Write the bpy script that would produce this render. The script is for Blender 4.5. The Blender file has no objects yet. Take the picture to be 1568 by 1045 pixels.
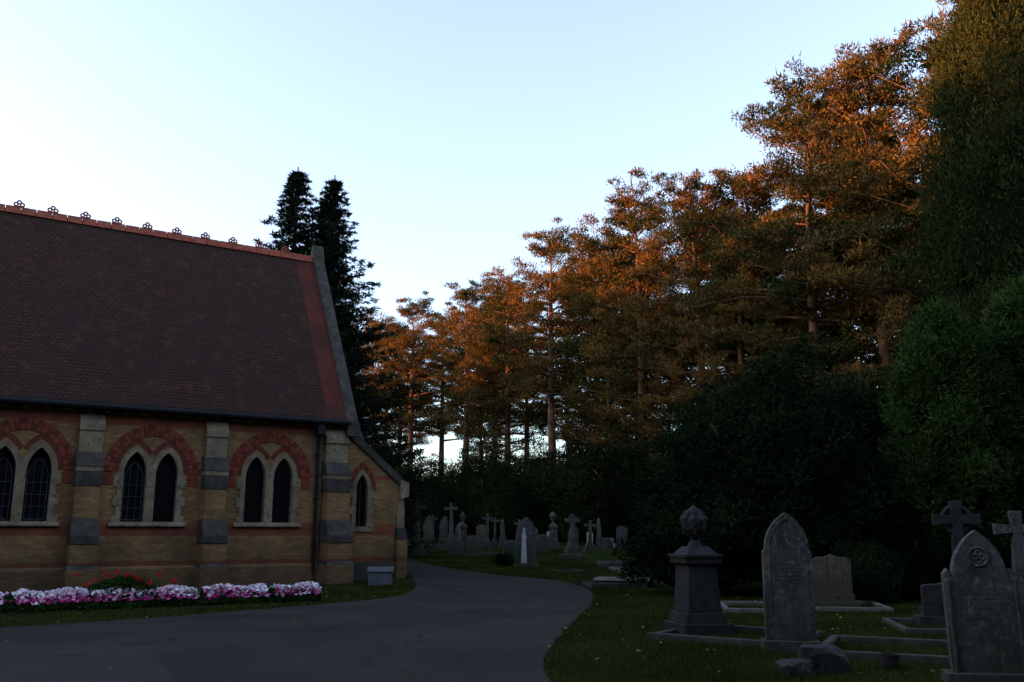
import bpy, math, random, bmesh
import numpy as np
from mathutils import Vector, Matrix
rad=math.radians
random.seed(3)
S=bpy.context.scene
COL=S.collection

# ---------------------------------------------------------------- terrain
def gz(y):
    return 0.03*min(max(y-28.0,0.0),67.0)

# ---------------------------------------------------------------- materials
def new_mat(name):
    m=bpy.data.materials.new(name); m.use_nodes=True
    nt=m.node_tree; nt.nodes.clear()
    out=nt.nodes.new('ShaderNodeOutputMaterial')
    return m,nt,out
def N(nt,t,**kw):
    n=nt.nodes.new(t)
    for k,v in kw.items(): setattr(n,k,v)
    return n
def ramp(nt,fac,stops,interp='LINEAR'):
    r=N(nt,'ShaderNodeValToRGB'); r.color_ramp.interpolation=interp
    el=r.color_ramp.elements
    while len(el)<len(stops): el.new(0.5)
    for e,(p,c) in zip(el,stops):
        e.position=p; e.color=(c[0],c[1],c[2],1)
    nt.links.new(fac,r.inputs[0]); return r
def mixc(nt,fac,a,b,mode='MIX'):
    m=N(nt,'ShaderNodeMix',data_type='RGBA',blend_type=mode)
    for idx,val in ((0,fac),(6,a),(7,b)):
        if hasattr(val,'is_output'): nt.links.new(val,m.inputs[idx])
        elif idx==0: m.inputs[0].default_value=val
        else: m.inputs[idx].default_value=(val[0],val[1],val[2],1)
    return m.outputs[2]
def noise(nt,vec,scale,detail=5,rough=.6):
    n=N(nt,'ShaderNodeTexNoise'); n.inputs['Scale'].default_value=scale
    n.inputs['Detail'].default_value=detail; n.inputs['Roughness'].default_value=rough
    if vec is not None: nt.links.new(vec,n.inputs['Vector'])
    return n.outputs['Fac']
def coord(nt): return N(nt,'ShaderNodeTexCoord').outputs['Object']

def stone_mat(name,c1,c2,scale=3,rough=.9,lichen=None,bump=.3,lo=.3,hi=.7,spec=.15,base=None):
    m,nt,out=new_mat(name)
    v=N(nt,'ShaderNodeNewGeometry').outputs['Position']
    f=noise(nt,v,scale,4,.7)
    r=ramp(nt,f,[(lo,c1),(hi,c2)]).outputs[0]
    if lichen:
        f2=noise(nt,v,scale*4,3,.6)
        k=ramp(nt,f2,[(.54,(0,0,0)),(.66,(1,1,1))]).outputs[0]
        r=mixc(nt,k,r,lichen)
    if base:     # algae / damp creeping up from the foot and vertical runs
        oc=coord(nt); sx=N(nt,'ShaderNodeSeparateXYZ'); nt.links.new(oc,sx.inputs[0])
        mr=N(nt,'ShaderNodeMapRange'); nt.links.new(sx.outputs[2],mr.inputs[0])
        mr.inputs[1].default_value=0; mr.inputs[2].default_value=1.0; mr.inputs[3].default_value=.75; mr.inputs[4].default_value=0
        r=mixc(nt,mr.outputs[0],r,base)
        mp=N(nt,'ShaderNodeMapping'); mp.inputs['Scale'].default_value=(14,14,1.1); nt.links.new(oc,mp.inputs[0])
        f3=noise(nt,mp.outputs[0],1.0,3,.6)
        r=mixc(nt,ramp(nt,f3,[(.5,(0,0,0)),(.7,(.65,.65,.65))]).outputs[0],r,base)
    b=N(nt,'ShaderNodeBsdfPrincipled'); nt.links.new(r,b.inputs['Base Color'])
    b.inputs['Roughness'].default_value=rough
    b.inputs['Specular IOR Level'].default_value=spec
    bp=N(nt,'ShaderNodeBump'); bp.inputs['Strength'].default_value=bump; bp.inputs['Distance'].default_value=.02
    nt.links.new(noise(nt,v,scale*10,2,.7),bp.inputs['Height']); nt.links.new(bp.outputs[0],b.inputs['Normal'])
    nt.links.new(b.outputs[0],out.inputs[0]); return m

def leaf_mat(name,dark,light,trans=.25,scale=.5):
    m,nt,out=new_mat(name)
    g=N(nt,'ShaderNodeNewGeometry')
    f=noise(nt,g.outputs['Position'],scale,0,.6)
    add=N(nt,'ShaderNodeMath',operation='ADD'); nt.links.new(f,add.inputs[0])
    mul=N(nt,'ShaderNodeMath',operation='MULTIPLY_ADD'); nt.links.new(g.outputs['Random Per Island'],mul.inputs[0])
    mul.inputs[1].default_value=.5; mul.inputs[2].default_value=-.25
    nt.links.new(mul.outputs[0],add.inputs[1])
    c=ramp(nt,add.outputs[0],[(.25,dark),(.75,light)]).outputs[0]
    d=N(nt,'ShaderNodeBsdfDiffuse'); nt.links.new(c,d.inputs[0])
    if trans>0:
        t=N(nt,'ShaderNodeBsdfTranslucent'); nt.links.new(c,t.inputs[0])
        mx=N(nt,'ShaderNodeMixShader'); mx.inputs[0].default_value=trans
        nt.links.new(d.outputs[0],mx.inputs[1]); nt.links.new(t.outputs[0],mx.inputs[2])
        nt.links.new(mx.outputs[0],out.inputs[0])
    else: nt.links.new(d.outputs[0],out.inputs[0])
    return m

def brick_mat(name,c1,c2,mort,bw=.225,rh=.075,bands=None,bandcol=(.26,.05,.03),dirt=(.042,.034,.026)):
    m,nt,out=new_mat(name)
    v=coord(nt)
    sx=N(nt,'ShaderNodeSeparateXYZ'); nt.links.new(v,sx.inputs[0])
    ad=N(nt,'ShaderNodeMath',operation='ADD'); nt.links.new(sx.outputs[0],ad.inputs[0]); nt.links.new(sx.outputs[1],ad.inputs[1])
    cb=N(nt,'ShaderNodeCombineXYZ'); nt.links.new(ad.outputs[0],cb.inputs[0]); nt.links.new(sx.outputs[2],cb.inputs[1])
    br=N(nt,'ShaderNodeTexBrick'); nt.links.new(cb.outputs[0],br.inputs['Vector'])
    br.inputs['Scale'].default_value=1; br.inputs['Brick Width'].default_value=bw; br.inputs['Row Height'].default_value=rh
    br.inputs['Mortar Size'].default_value=.008; br.inputs['Bias'].default_value=0
    br.inputs['Color1'].default_value=(*c1,1); br.inputs['Color2'].default_value=(*c2,1); br.inputs['Mortar'].default_value=(*mort,1)
    col=br.outputs['Color']
    if bands:
        mr=N(nt,'ShaderNodeMath',operation='DIVIDE'); nt.links.new(sx.outputs[2],mr.inputs[0]); mr.inputs[1].default_value=12
        stops=[(0,(0,0,0))]
        for a,b_ in bands: stops+= [(a/12,(1,1,1)),(b_/12,(0,0,0))]
        k=ramp(nt,mr.outputs[0],stops,'CONSTANT').outputs[0]
        red=mixc(nt,.7,col,bandcol)
        col=mixc(nt,k,col,red)
    f=noise(nt,v,1.1,6,.65)
    k=ramp(nt,f,[(.38,(0,0,0)),(.75,(.65,.65,.65))]).outputs[0]
    col=mixc(nt,k,col,dirt)
    mr=N(nt,'ShaderNodeMapRange'); nt.links.new(sx.outputs[2],mr.inputs[0])
    mr.inputs[1].default_value=0; mr.inputs[2].default_value=1.7; mr.inputs[3].default_value=.6; mr.inputs[4].default_value=0
    col=mixc(nt,mr.outputs[0],col,dirt)
    b=N(nt,'ShaderNodeBsdfPrincipled'); nt.links.new(col,b.inputs['Base Color']); b.inputs['Roughness'].default_value=.9
    b.inputs['Specular IOR Level'].default_value=.1
    bp=N(nt,'ShaderNodeBump'); bp.inputs['Strength'].default_value=.6; bp.inputs['Distance'].default_value=.01; bp.invert=True
    nt.links.new(br.outputs['Fac'],bp.inputs['Height']); nt.links.new(bp.outputs[0],b.inputs['Normal'])
    nt.links.new(b.outputs[0],out.inputs[0]); return m

M_brick=brick_mat('buff_brick',(.40,.225,.083),(.26,.130,.050),(.20,.14,.085),bands=[(.62,.78),(1.50,1.86),(3.30,3.45),(4.62,4.92)])
M_stone=stone_mat('dressed_stone',(.13,.10,.062),(.35,.265,.160),2.2,lichen=(.10,.082,.055))
M_dstone=stone_mat('weathered_stone',(.028,.025,.020),(.090,.080,.064),3)
M_white=stone_mat('pale_marble',(.24,.25,.25),(.46,.46,.44),3)
M_grey=stone_mat('gravestone_grey',(.036,.037,.034),(.105,.105,.094),3,lichen=(.14,.14,.115),base=(.030,.034,.022))
M_warm=stone_mat('gravestone_sandstone',(.055,.048,.036),(.13,.11,.08),3,lichen=(.05,.05,.038),base=(.03,.03,.02))
M_dark=stone_mat('gravestone_dark',(.012,.012,.012),(.038,.037,.034),4,rough=.7)
M_iron=stone_mat('cast_iron_black',(.010,.010,.011),(.018,.018,.018),5,rough=.6)
M_cream=stone_mat('cream_paint',(.42,.36,.24),(.55,.47,.33),5)
M_vred=stone_mat('voussoir_red',(.17,.038,.024),(.29,.070,.040),5)
M_vred2=stone_mat('voussoir_dark_red',(.10,.025,.018),(.18,.042,.030),5)
M_ridge=stone_mat('terracotta_ridge',(.16,.04,.025),(.34,.09,.05),6)
M_kerb=stone_mat('mossy_kerb',(.024,.026,.018),(.065,.065,.052),5)
M_kerb2=stone_mat('pale_kerb',(.06,.06,.052),(.16,.16,.14),4)
M_box=stone_mat('grey_box',(.07,.075,.08),(.12,.125,.13),3)

def roof_mat():
    m,nt,out=new_mat('clay_tiles')
    v=coord(nt)
    sx=N(nt,'ShaderNodeSeparateXYZ'); nt.links.new(v,sx.inputs[0])
    cb=N(nt,'ShaderNodeCombineXYZ'); nt.links.new(sx.outputs[0],cb.inputs[0]); nt.links.new(sx.outputs[2],cb.inputs[1])
    br=N(nt,'ShaderNodeTexBrick'); nt.links.new(cb.outputs[0],br.inputs['Vector'])
    br.inputs['Scale'].default_value=1; br.inputs['Brick Width'].default_value=.17; br.inputs['Row Height'].default_value=.11
    br.inputs['Mortar Size'].default_value=.012; br.inputs['Bias'].default_value=-.2
    br.inputs['Color1'].default_value=(.040,.019,.014,1); br.inputs['Color2'].default_value=(.074,.026,.017,1); br.inputs['Mortar'].default_value=(.009,.007,.006,1)
    f0=noise(nt,v,.25,3,.5)
    ad0=N(nt,'ShaderNodeMath',operation='MULTIPLY_ADD'); nt.links.new(f0,ad0.inputs[0]); ad0.inputs[1].default_value=.06; nt.links.new(sx.outputs[0],ad0.inputs[2])
    mr=N(nt,'ShaderNodeMapRange'); nt.links.new(ad0.outputs[0],mr.inputs[0])
    mr.inputs[1].default_value=-.60; mr.inputs[2].default_value=-.56; mr.inputs[3].default_value=0; mr.inputs[4].default_value=.40
    col=mixc(nt,mr.outputs[0],br.outputs['Color'],(.20,.035,.022))
    f=noise(nt,v,.7,6,.65)
    k=ramp(nt,f,[(.35,(0,0,0)),(.7,(.9,.9,.9))]).outputs[0]
    col=mixc(nt,k,col,(.030,.020,.015))
    n2=noise(nt,v,2.2,5,.8)
    k2=ramp(nt,n2,[(.54,(0,0,0)),(.70,(.6,.6,.6))]).outputs[0]
    col=mixc(nt,k2,col,(.12,.038,.024))
    b=N(nt,'ShaderNodeBsdfPrincipled'); nt.links.new(col,b.inputs['Base Color']); b.inputs['Roughness'].default_value=.85
    b.inputs['Specular IOR Level'].default_value=.1
    md=N(nt,'ShaderNodeMath',operation='MODULO'); nt.links.new(sx.outputs[2],md.inputs[0]); md.inputs[1].default_value=.11
    bp=N(nt,'ShaderNodeBump'); bp.inputs['Strength'].default_value=.8; bp.inputs['Distance'].default_value=.25; bp.invert=True
    ad=N(nt,'ShaderNodeMath',operation='ADD'); nt.links.new(md.outputs[0],ad.inputs[0])
    n3=noise(nt,v,4,3,.6); ml=N(nt,'ShaderNodeMath',operation='MULTIPLY'); nt.links.new(n3,ml.inputs[0]); ml.inputs[1].default_value=.15
    nt.links.new(ml.outputs[0],ad.inputs[1])
    nt.links.new(ad.outputs[0],bp.inputs['Height']); nt.links.new(bp.outputs[0],b.inputs['Normal'])
    nt.links.new(b.outputs[0],out.inputs[0]); return m
M_roof=roof_mat()

def glass_mat():
    m,nt,out=new_mat('leaded_glass')
    b=N(nt,'ShaderNodeBsdfPrincipled'); b.inputs['Base Color'].default_value=(.005,.006,.007,1)
    b.inputs['Roughness'].default_value=.4; b.inputs['Specular IOR Level'].default_value=.06
    nt.links.new(b.outputs[0],out.inputs[0]); return m
M_glass=glass_mat()

def ground_mat():
    m,nt,out=new_mat('lawn_ground')
    v=N(nt,'ShaderNodeNewGeometry').outputs['Position']
    f=noise(nt,v,.35,6,.65)
    c=ramp(nt,f,[(.3,(.013,.022,.006)),(.5,(.025,.038,.009)),(.72,(.046,.048,.014))]).outputs[0]
    f2=noise(nt,v,14,4,.7)
    k=ramp(nt,f2,[(.45,(0,0,0)),(.75,(.7,.7,.7))]).outputs[0]
    c=mixc(nt,k,c,(.018,.020,.008))
    b=N(nt,'ShaderNodeBsdfDiffuse'); nt.links.new(c,b.inputs[0])
    bp=N(nt,'ShaderNodeBump'); bp.inputs['Strength'].default_value=1; bp.inputs['Distance'].default_value=.05
    nt.links.new(noise(nt,v,25,4,.7),bp.inputs['Height']); nt.links.new(bp.outputs[0],b.inputs['Normal'])
    nt.links.new(b.outputs[0],out.inputs[0]); return m
M_ground=ground_mat()
def asphalt(name,a,b_):
    m,nt,out=new_mat(name)
    v=N(nt,'ShaderNodeNewGeometry').outputs['Position']
    f=noise(nt,v,.45,8,.6)
    c=ramp(nt,f,[(.3,a),(.7,b_)]).outputs[0]
    f2=noise(nt,v,60,3,.7)
    c=mixc(nt,ramp(nt,f2,[(.5,(0,0,0)),(.8,(.5,.5,.5))]).outputs[0],c,(.080,.076,.070))
    vo=N(nt,'ShaderNodeTexVoronoi',feature='DISTANCE_TO_EDGE'); vo.inputs['Scale'].default_value=.28
    wv=N(nt,'ShaderNodeVectorMath',operation='ADD'); nn=N(nt,'ShaderNodeTexNoise'); nn.inputs['Scale'].default_value=1.3; nt.links.new(v,nn.inputs['Vector'])
    nt.links.new(v,wv.inputs[0]); nt.links.new(nn.outputs['Color'],wv.inputs[1]); nt.links.new(wv.outputs[0],vo.inputs['Vector'])
    c=mixc(nt,ramp(nt,vo.outputs['Distance'],[(0,(.7,.7,.7)),(.006,(0,0,0))]).outputs[0],c,(.010,.010,.009))
    b=N(nt,'ShaderNodeBsdfPrincipled'); nt.links.new(c,b.inputs['Base Color']); b.inputs['Roughness'].default_value=.95
    b.inputs['Specular IOR Level'].default_value=.03
    bp=N(nt,'ShaderNodeBump'); bp.inputs['Strength'].default_value=.6; bp.inputs['Distance'].default_value=.01
    nt.links.new(f2,bp.inputs['Height']); nt.links.new(bp.outputs[0],b.inputs['Normal'])
    nt.links.new(b.outputs[0],out.inputs[0]); return m
M_asph=asphalt('asphalt',(.022,.0205,.019),(.040,.037,.033))
M_asph2=asphalt('asphalt_patch',(.031,.029,.027),(.048,.045,.041))

L_pine=leaf_mat('pine_needles',(.014,.028,.009),(.165,.088,.026),.15,.35)
L_pinedk=leaf_mat('pine_needles_green',(.011,.025,.009),(.115,.074,.023),.15,.35)
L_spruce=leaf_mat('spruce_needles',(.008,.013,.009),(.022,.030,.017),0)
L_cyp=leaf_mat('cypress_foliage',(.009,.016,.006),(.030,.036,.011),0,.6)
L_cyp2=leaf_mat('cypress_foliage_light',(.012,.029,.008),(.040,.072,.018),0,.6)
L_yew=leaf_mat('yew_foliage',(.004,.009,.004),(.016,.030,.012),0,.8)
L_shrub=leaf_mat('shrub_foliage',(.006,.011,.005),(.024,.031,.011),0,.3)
L_grass=leaf_mat('grass_blades',(.018,.032,.007),(.048,.062,.016),.2,.6)
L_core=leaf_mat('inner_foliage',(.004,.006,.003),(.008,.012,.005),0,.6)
M_bark=stone_mat('pine_bark',(.05,.032,.022),(.19,.09,.05),2)
L_fallen=leaf_mat('fallen_leaves',(.10,.05,.015),(.28,.19,.06),0,3)
F_white=leaf_mat('petals_white',(.50,.42,.46),(.80,.77,.78),0,3)
F_pink=leaf_mat('petals_pink',(.55,.18,.34),(.75,.45,.57),0,3)
F_mag=leaf_mat('petals_magenta',(.24,.012,.09),(.44,.035,.18),0,3)
F_red=leaf_mat('petals_red',(.40,.01,.012),(.6,.03,.03),0,3)
F_leaf=leaf_mat('bedding_leaves',(.010,.028,.008),(.03,.06,.016),0,3)

# ---------------------------------------------------------------- mesh builder
class MB:
    def __init__(s): s.v=[]; s.f=[]; s.m=[]; s.mats=[]
    def mi(s,mat):
        if mat not in s.mats: s.mats.append(mat)
        return s.mats.index(mat)
    def add(s,verts,faces,mat):
        o=len(s.v); k=s.mi(mat)
        s.v+= [tuple(p) for p in verts]
        for f in faces: s.f.append([i+o for i in f]); s.m.append(k)
    def box(s,x0,x1,y0,y1,z0,z1,mat,tx=0,ty=0):
        v=[(x0,y0,z0),(x1,y0,z0),(x1,y1,z0),(x0,y1,z0),(x0+tx,y0+ty,z1),(x1-tx,y0+ty,z1),(x1-tx,y1-ty,z1),(x0+tx,y1-ty,z1)]
        s.add(v,[(0,3,2,1),(4,5,6,7),(0,1,5,4),(1,2,6,5),(2,3,7,6),(3,0,4,7)],mat)
    def prism(s,pts,y0,y1,mat):
        n=len(pts)
        v=[(p[0],y0,p[1]) for p in pts]+[(p[0],y1,p[1]) for p in pts]
        f=[tuple(range(n)),tuple(range(2*n-1,n-1,-1))]+[(i,i+n,(i+1)%n+n,(i+1)%n) for i in range(n)]
        s.add(v,f,mat)
    def prismx(s,pts,x0,x1,mat):
        n=len(pts)
        v=[(x0,p[0],p[1]) for p in pts]+[(x1,p[0],p[1]) for p in pts]
        f=[tuple(range(n-1,-1,-1)),tuple(range(n,2*n))]+[(i,(i+1)%n,(i+1)%n+n,i+n) for i in range(n)]
        s.add(v,f,mat)
    def lathe(s,prof,mat,cx=0,cy=0,n=16):
        v=[];f=[]
        for r,z in prof:
            for i in range(n):
                a=2*math.pi*i/n; v.append((cx+r*math.cos(a),cy+r*math.sin(a),z))
        for j in range(len(prof)-1):
            for i in range(n):
                k=(i+1)%n; f.append((j*n+i,j*n+k,(j+1)*n+k,(j+1)*n+i))
        s.add(v,f,mat)
    def tube(s,pts,radii,mat,n=6):
        v=[];f=[]
        P=[Vector(p) for p in pts]
        for j,p in enumerate(P):
            d=(P[min(j+1,len(P)-1)]-P[max(j-1,0)]).normalized()
            a=d.cross(Vector((0,0,1)));
            if a.length<.05: a=Vector((1,0,0))
            a.normalize(); b=d.cross(a)
            for i in range(n):
                t=2*math.pi*i/n; v.append(p+(a*math.cos(t)+b*math.sin(t))*radii[j])
        for j in range(len(P)-1):
            for i in range(n):
                k=(i+1)%n; f.append((j*n+i,j*n+k,(j+1)*n+k,(j+1)*n+i))
        f.append(tuple(range(n-1,-1,-1))); f.append(tuple(range((len(P)-1)*n,len(P)*n)))
        s.add(v,f,mat)
    def ring(s,c,R,r,mat,n=14,k=6):
        v=[];f=[]
        for i in range(n):
            a=2*math.pi*i/n
            for j in range(k):
                b=2*math.pi*j/k; q=R+r*math.cos(b)
                v.append((c[0]+q*math.cos(a),c[1]+r*math.sin(b),c[2]+q*math.sin(a)))
        for i in range(n):
            for j in range(k):
                f.append((i*k+j,((i+1)%n)*k+j,((i+1)%n)*k+(j+1)%k,i*k+(j+1)%k))
        s.add(v,f,mat)
    def slab(s,outer,holes,y0,y1,mat):
        cu=bpy.data.curves.new('c','CURVE'); cu.dimensions='2D'; cu.fill_mode='BOTH'; cu.extrude=(y1-y0)/2
        for pts in [outer]+holes:
            sp=cu.splines.new('POLY'); sp.points.add(len(pts)-1)
            for q,p in zip(sp.points,pts): q.co=(p[0],p[1],0,1)
            sp.use_cyclic_u=True
        ob=bpy.data.objects.new('tmp',cu); COL.objects.link(ob)
        bpy.context.view_layer.update()
        me=bpy.data.meshes.new_from_object(ob.evaluated_get(bpy.context.evaluated_depsgraph_get()))
        ym=(y0+y1)/2
        s.add([(p.co.x,ym-p.co.z,p.co.y) for p in me.vertices],[tuple(p.vertices) for p in me.polygons],mat)
        bpy.data.objects.remove(ob)
    def obj(s,name,parent=None,bevel=0,smooth=False,loc=None,rot=0,tilt=0):
        me=bpy.data.meshes.new(name); me.from_pydata(s.v,[],s.f)
        for m in s.mats: me.materials.append(m)
        me.polygons.foreach_set('material_index',s.m)
        if smooth: me.polygons.foreach_set('use_smooth',[True]*len(s.f))
        me.update()
        ob=bpy.data.objects.new(name,me); COL.objects.link(ob)
        if parent: ob.parent=parent
        if loc: ob.location=loc
        ob.rotation_euler=(tilt*.6,tilt,rot)
        if bevel:
            b=ob.modifiers.new('bevel','BEVEL'); b.width=bevel; b.segments=2; b.limit_method='ANGLE'; b.angle_limit=rad(40)
        return ob

def arch(a,h,z0,cx=0,n=10):
    R=(a*a+h*h)/(2*a); c=R-a
    t1=math.atan2(h,c) if c>1e-6 else math.pi/2
    L=[]
    for i in range(n+1):
        t=t1*i/n
        L.append((cx+c-R*math.cos(t),z0+R*math.sin(t)))
    Rr=[(2*cx-x,z) for x,z in L[:-1]][::-1]
    return L+Rr

# ---------------------------------------------------------------- chapel
chapel=bpy.data.objects.new('brick_chapel',None); COL.objects.link(chapel)
chapel.location=(-5.6,30,0); chapel.rotation_euler=(0,0,rad(33))
XL=-21.0; EAVE=5.3; W=7.4; RZ=11.75; XR=.1
wins=[-2.36,-5.88,-9.25,-12.7,-16.2,-19.4]
butts=[-4.1,-7.6,-11.0,-14.45,-17.9]
la=.31; sp=3.28; lh=.62; off=.44; sill=1.90
def light(cx,g=0):
    return [(cx-la-g,sill-g)]+arch(la+g,lh+g,sp,cx,8)+[(cx+la+g,sill-g)]
mb=MB()
holes=[]
for w in wins:
    for o in (-off,off): holes.append(light(w+o,.04))
mb.slab([(XL,0),(XR,0),(XR,EAVE),(XL,EAVE)],holes,0,.35,M_brick)
mb.prismx([(.35,0),(W-.3,0),(W-.3,EAVE),(W/2,RZ-.1),(.352,EAVE)],XR-.35,XR,M_brick)
mb.prismx([(.35,0),(W-.3,0),(W-.3,EAVE),(W/2,RZ-.1),(.352,EAVE)],XL,XL+.35,M_brick)
mb.box(XL,XR,W-.3,W,0,EAVE,M_brick)
mb.obj('walls',chapel)
mb=MB()
mb.prismx([(-.10,0),(.0,0),(0,.66),(-.10,.58)],XL,XR,M_brick)
mb.obj('plinth',chapel)
mb=MB()
for w in wins:
    out=[]
    zs=[sill-.12+ i*.28 for i in range(6)]
    x=w-off-la-.15
    out.append((x-.05,sill-.12))
    for i,z in enumerate(zs[:-1]):
        e=.10 if i%2==0 else 0
        out.append((x-e,z)); out.append((x-e,zs[i+1]))
    out.append((x,sp))
    A=arch(la+.15,lh+.17,sp,w-off,8)
    A=[p for p in A if p[0]<w-.005]
    out+=A[1:]
    full=out+[(2*w-p[0],p[1]) for p in out][::-1]
    o2=[full[0]]
    for p in full[1:]:
        if abs(p[0]-o2[-1][0])+abs(p[1]-o2[-1][1])>1e-4: o2.append(p)
    mb.slab(o2,[light(w-off),light(w+off)],-.035,.27,M_stone)
    mb.prismx([(-.12,sill-.13),(.05,sill-.13),(.05,sill-.02),(-.03,sill-.02),(-.12,sill-.08)],w-1.06,w+1.06,M_stone)
mb.obj('window_surrounds',chapel)
mb=MB()
l=lambda a,b,t:(a[0]+(b[0]-a[0])*t,a[1]+(b[1]-a[1])*t)
for w in wins:
    for j in range(2):
        n=26
        ao,ho=(1.32,1.42) if j==0 else (1.17,1.245)
        ai,hi=(1.18,1.255) if j==0 else (1.03,1.08)
        O=arch(ao,ho,sp+.02,w,n//2); I=arch(ai,hi,sp+.02,w,n//2)
        for i in range(n):
            o0,o1,i0,i1=O[i],O[i+1],I[i],I[i+1]
            k=.05
            mb.prism([l(i0,i1,k),l(i0,i1,1-k),l(o0,o1,1-k),l(o0,o1,k)],-.03-.008*j,.02,M_vred if (i+j)%3 else M_vred2)
    for cx in (w-off,w+off):
        n=12
        O=arch(.60,.98,sp+.05,cx,n//2); I=arch(.48,.82,sp+.05,cx,n//2)
        for i in range(n):
            m_=(O[i][0]+O[i+1][0])/2
            if (m_-w)*(cx-w)<=0.02: continue
            mb.prism([I[i],I[i+1],O[i+1],O[i]],-.022,.02,M_vred2)
    for s_ in (-1,1):
        for i in range(4):
            z=sp-.09-.085*i
            mb.box(w+s_*1.18-.14,w+s_*1.18+.14,-.02,.02,z,z+.075,M_vred)
mb.obj('relieving_arches',chapel)
mb=MB()
x=XL+.2; i=0
while x<XR-.3:
    mb.box(x,x+.13,-.07,.02,EAVE-.33,EAVE-.22,M_vred if i%2 else M_cream)
    x+=.26; i+=1
mb.box(XL,XR+.05,-.10,.0,EAVE-.22,EAVE-.12,M_cream)
mb.box(XL,XR+.05,-.16,.0,EAVE-.115,EAVE-.02,M_vred2)
mb.obj('eaves_cornice',chapel)
mb=MB()
for w in wins:
    for o in (-off,off):
        mb.box(w+o-la-.03,w+o+la+.03,.20,.21,sill-.05,sp+lh+.05,M_glass)
mb.obj('glass',chapel)
mb=MB()
M_lead=stone_mat('lead_guard',(.045,.05,.055),(.10,.105,.11),6)
for wi,w in enumerate(wins):
    for o in (-off,off):
        c=w+o
        z=sill+.12
        while z<sp+.25:
            mb.box(c-la,c+la,.185,.198,z,z+.010,M_iron); z+=.30
        if (o<0 and wi!=0) or wi==2:
            b=[(c-la+.06,sill+.05)]+arch(la-.06,.45,sp-.15,c,6)+[(c+la-.06,sill+.05)]
            for k in range(len(b)):
                p,q=b[k],b[(k+1)%len(b)]
                mb.tube([(p[0],.15,p[1]),(q[0],.15,q[1])],[.012,.012],M_lead,4)
            for k in range(1,4): mb.box(c-la+.06,c+la-.06,.145,.155,sill+.05+k*.33,sill+.062+k*.33,M_lead)
            for q in (-.1,.1): mb.box(c+q-.005,c+q+.005,.182,.194,sill,sp+.30,M_lead)
mb.obj('window_leading',chapel)

def buttress(mb,cx,hw,d=1.0,top=4.95):
    mb.box(cx-hw-.05,cx+hw+.05,-.78*d,.0,0,.62,M_brick)
    mb.prismx([(-.78*d,.62),(0,.62),(0,.72),(-.70*d,.72)],cx-hw-.05,cx+hw+.05,M_dstone)
    mb.box(cx-hw,cx+hw,-.70*d,-.002,.72,1.45,M_brick)
    mb.box(cx-hw-.02,cx+hw+.02,-.73*d,-.002,1.28,1.50,M_dstone)
    mb.prismx([(-.73*d,1.50),(0,1.50),(0,1.98),(-.46*d,1.98)],cx-hw-.02,cx+hw+.02,M_dstone)
    mb.box(cx-hw+.02,cx+hw-.02,-.45*d,-.002,1.98,2.95,M_brick)
    mb.box(cx-hw,cx+hw,-.47*d,-.002,2.85,3.25,M_dstone)
    mb.box(cx-hw,cx+hw,-.475*d,-.002,3.255,3.40,M_stone)
    mb.prismx([(-.50*d,3.40),(0,3.40),(0,3.86),(-.24*d,3.80)],cx-hw-.02,cx+hw+.02,M_dstone)
    mb.box(cx-hw+.03,cx+hw-.03,-.23*d,-.002,3.80,4.42,M_stone)
    mb.prismx([(-.27*d,4.42),(0,4.42),(0,top),(-.03,top),(-.27*d,4.60)],cx-hw+.01,cx+hw-.01,M_stone)
mb=MB()
for b in butts: buttress(mb,b,.34)
buttress(mb,-.25,.40,1.15)
mb.obj('buttresses',chapel,bevel=.012)

mb=MB()
ov=.32; sl=(RZ-EAVE)/(W/2)
def roofside(sgn):
    y0=-ov if sgn>0 else W+ov
    ym=W/2
    ze=EAVE-ov*sl*.35
    return y0,ym,ze
for sgn in (1,-1):
    y0,ym,ze=roofside(sgn)
    mb.prismx([(y0,ze),(ym,RZ),(ym,RZ-.14),(y0,ze-.12)],XL,XR-.02,M_roof)
mb.obj('tiled_roof',chapel)
mb=MB()
x=XL
while x<XR-.4:
    mb.prismx([(W/2-.17,RZ-.18),(W/2,RZ+.10),(W/2+.17,RZ-.18)],x+.01,x+.44,M_ridge)
    x+=.45
x=XL+.4
while x<XR-.5:
    mb.box(x-.15,x+.15,W/2-.035,W/2+.035,RZ+.06,RZ+.12,M_ridge)
    for dx,dz,R in ((-.09,.17,.055),(.09,.17,.055),(0,.245,.055)):
        mb.ring((x+dx,W/2,RZ+dz),R,.028,M_ridge,10,5)
    x+=.98
mb.obj('ridge_cresting',chapel)
mb=MB()
for X0 in (XR-.05,XL-.15):
    for sgn in (1,-1):
        y0,ym,ze=roofside(sgn)
        mb.prismx([(y0-.05*sgn,ze-.05),(ym,RZ+.30),(ym,RZ-.2),(y0+.15*sgn,ze-.30)],X0,X0+.38,M_dstone)
    mb.prismx([(W/2-.22,RZ-.05),(W/2,RZ+.55),(W/2+.22,RZ-.05)],X0-.03,X0+.41,M_dstone)
    mb.box(X0-.02,X0+.40,-.42,.10,EAVE-.62,EAVE-.18,M_dstone)
mb.obj('gable_coping',chapel)
mb=MB()
mb.tube([(XL,-.40,EAVE-.20),(XR,-.40,EAVE-.20)],[.085,.085],M_iron,8)
mb.box(XL,XR,-.33,-.30,EAVE-.28,EAVE-.08,M_iron)
mb.box(-1.00,-.72,-.42,-.16,EAVE-.62,EAVE-.30,M_iron,.04,.02)
mb.tube([(-.86,-.22,EAVE-.6),(-.86,-.14,EAVE-.9),(-.86,-.14,.5),(-.86,-.26,.12)],[.07,.06,.06,.06],M_iron,8)
for z in (1.2,2.6,4.0): mb.box(-.94,-.78,-.2,-.05,z,z+.06,M_iron)
mb.obj('gutter_and_downpipe',chapel)

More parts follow.
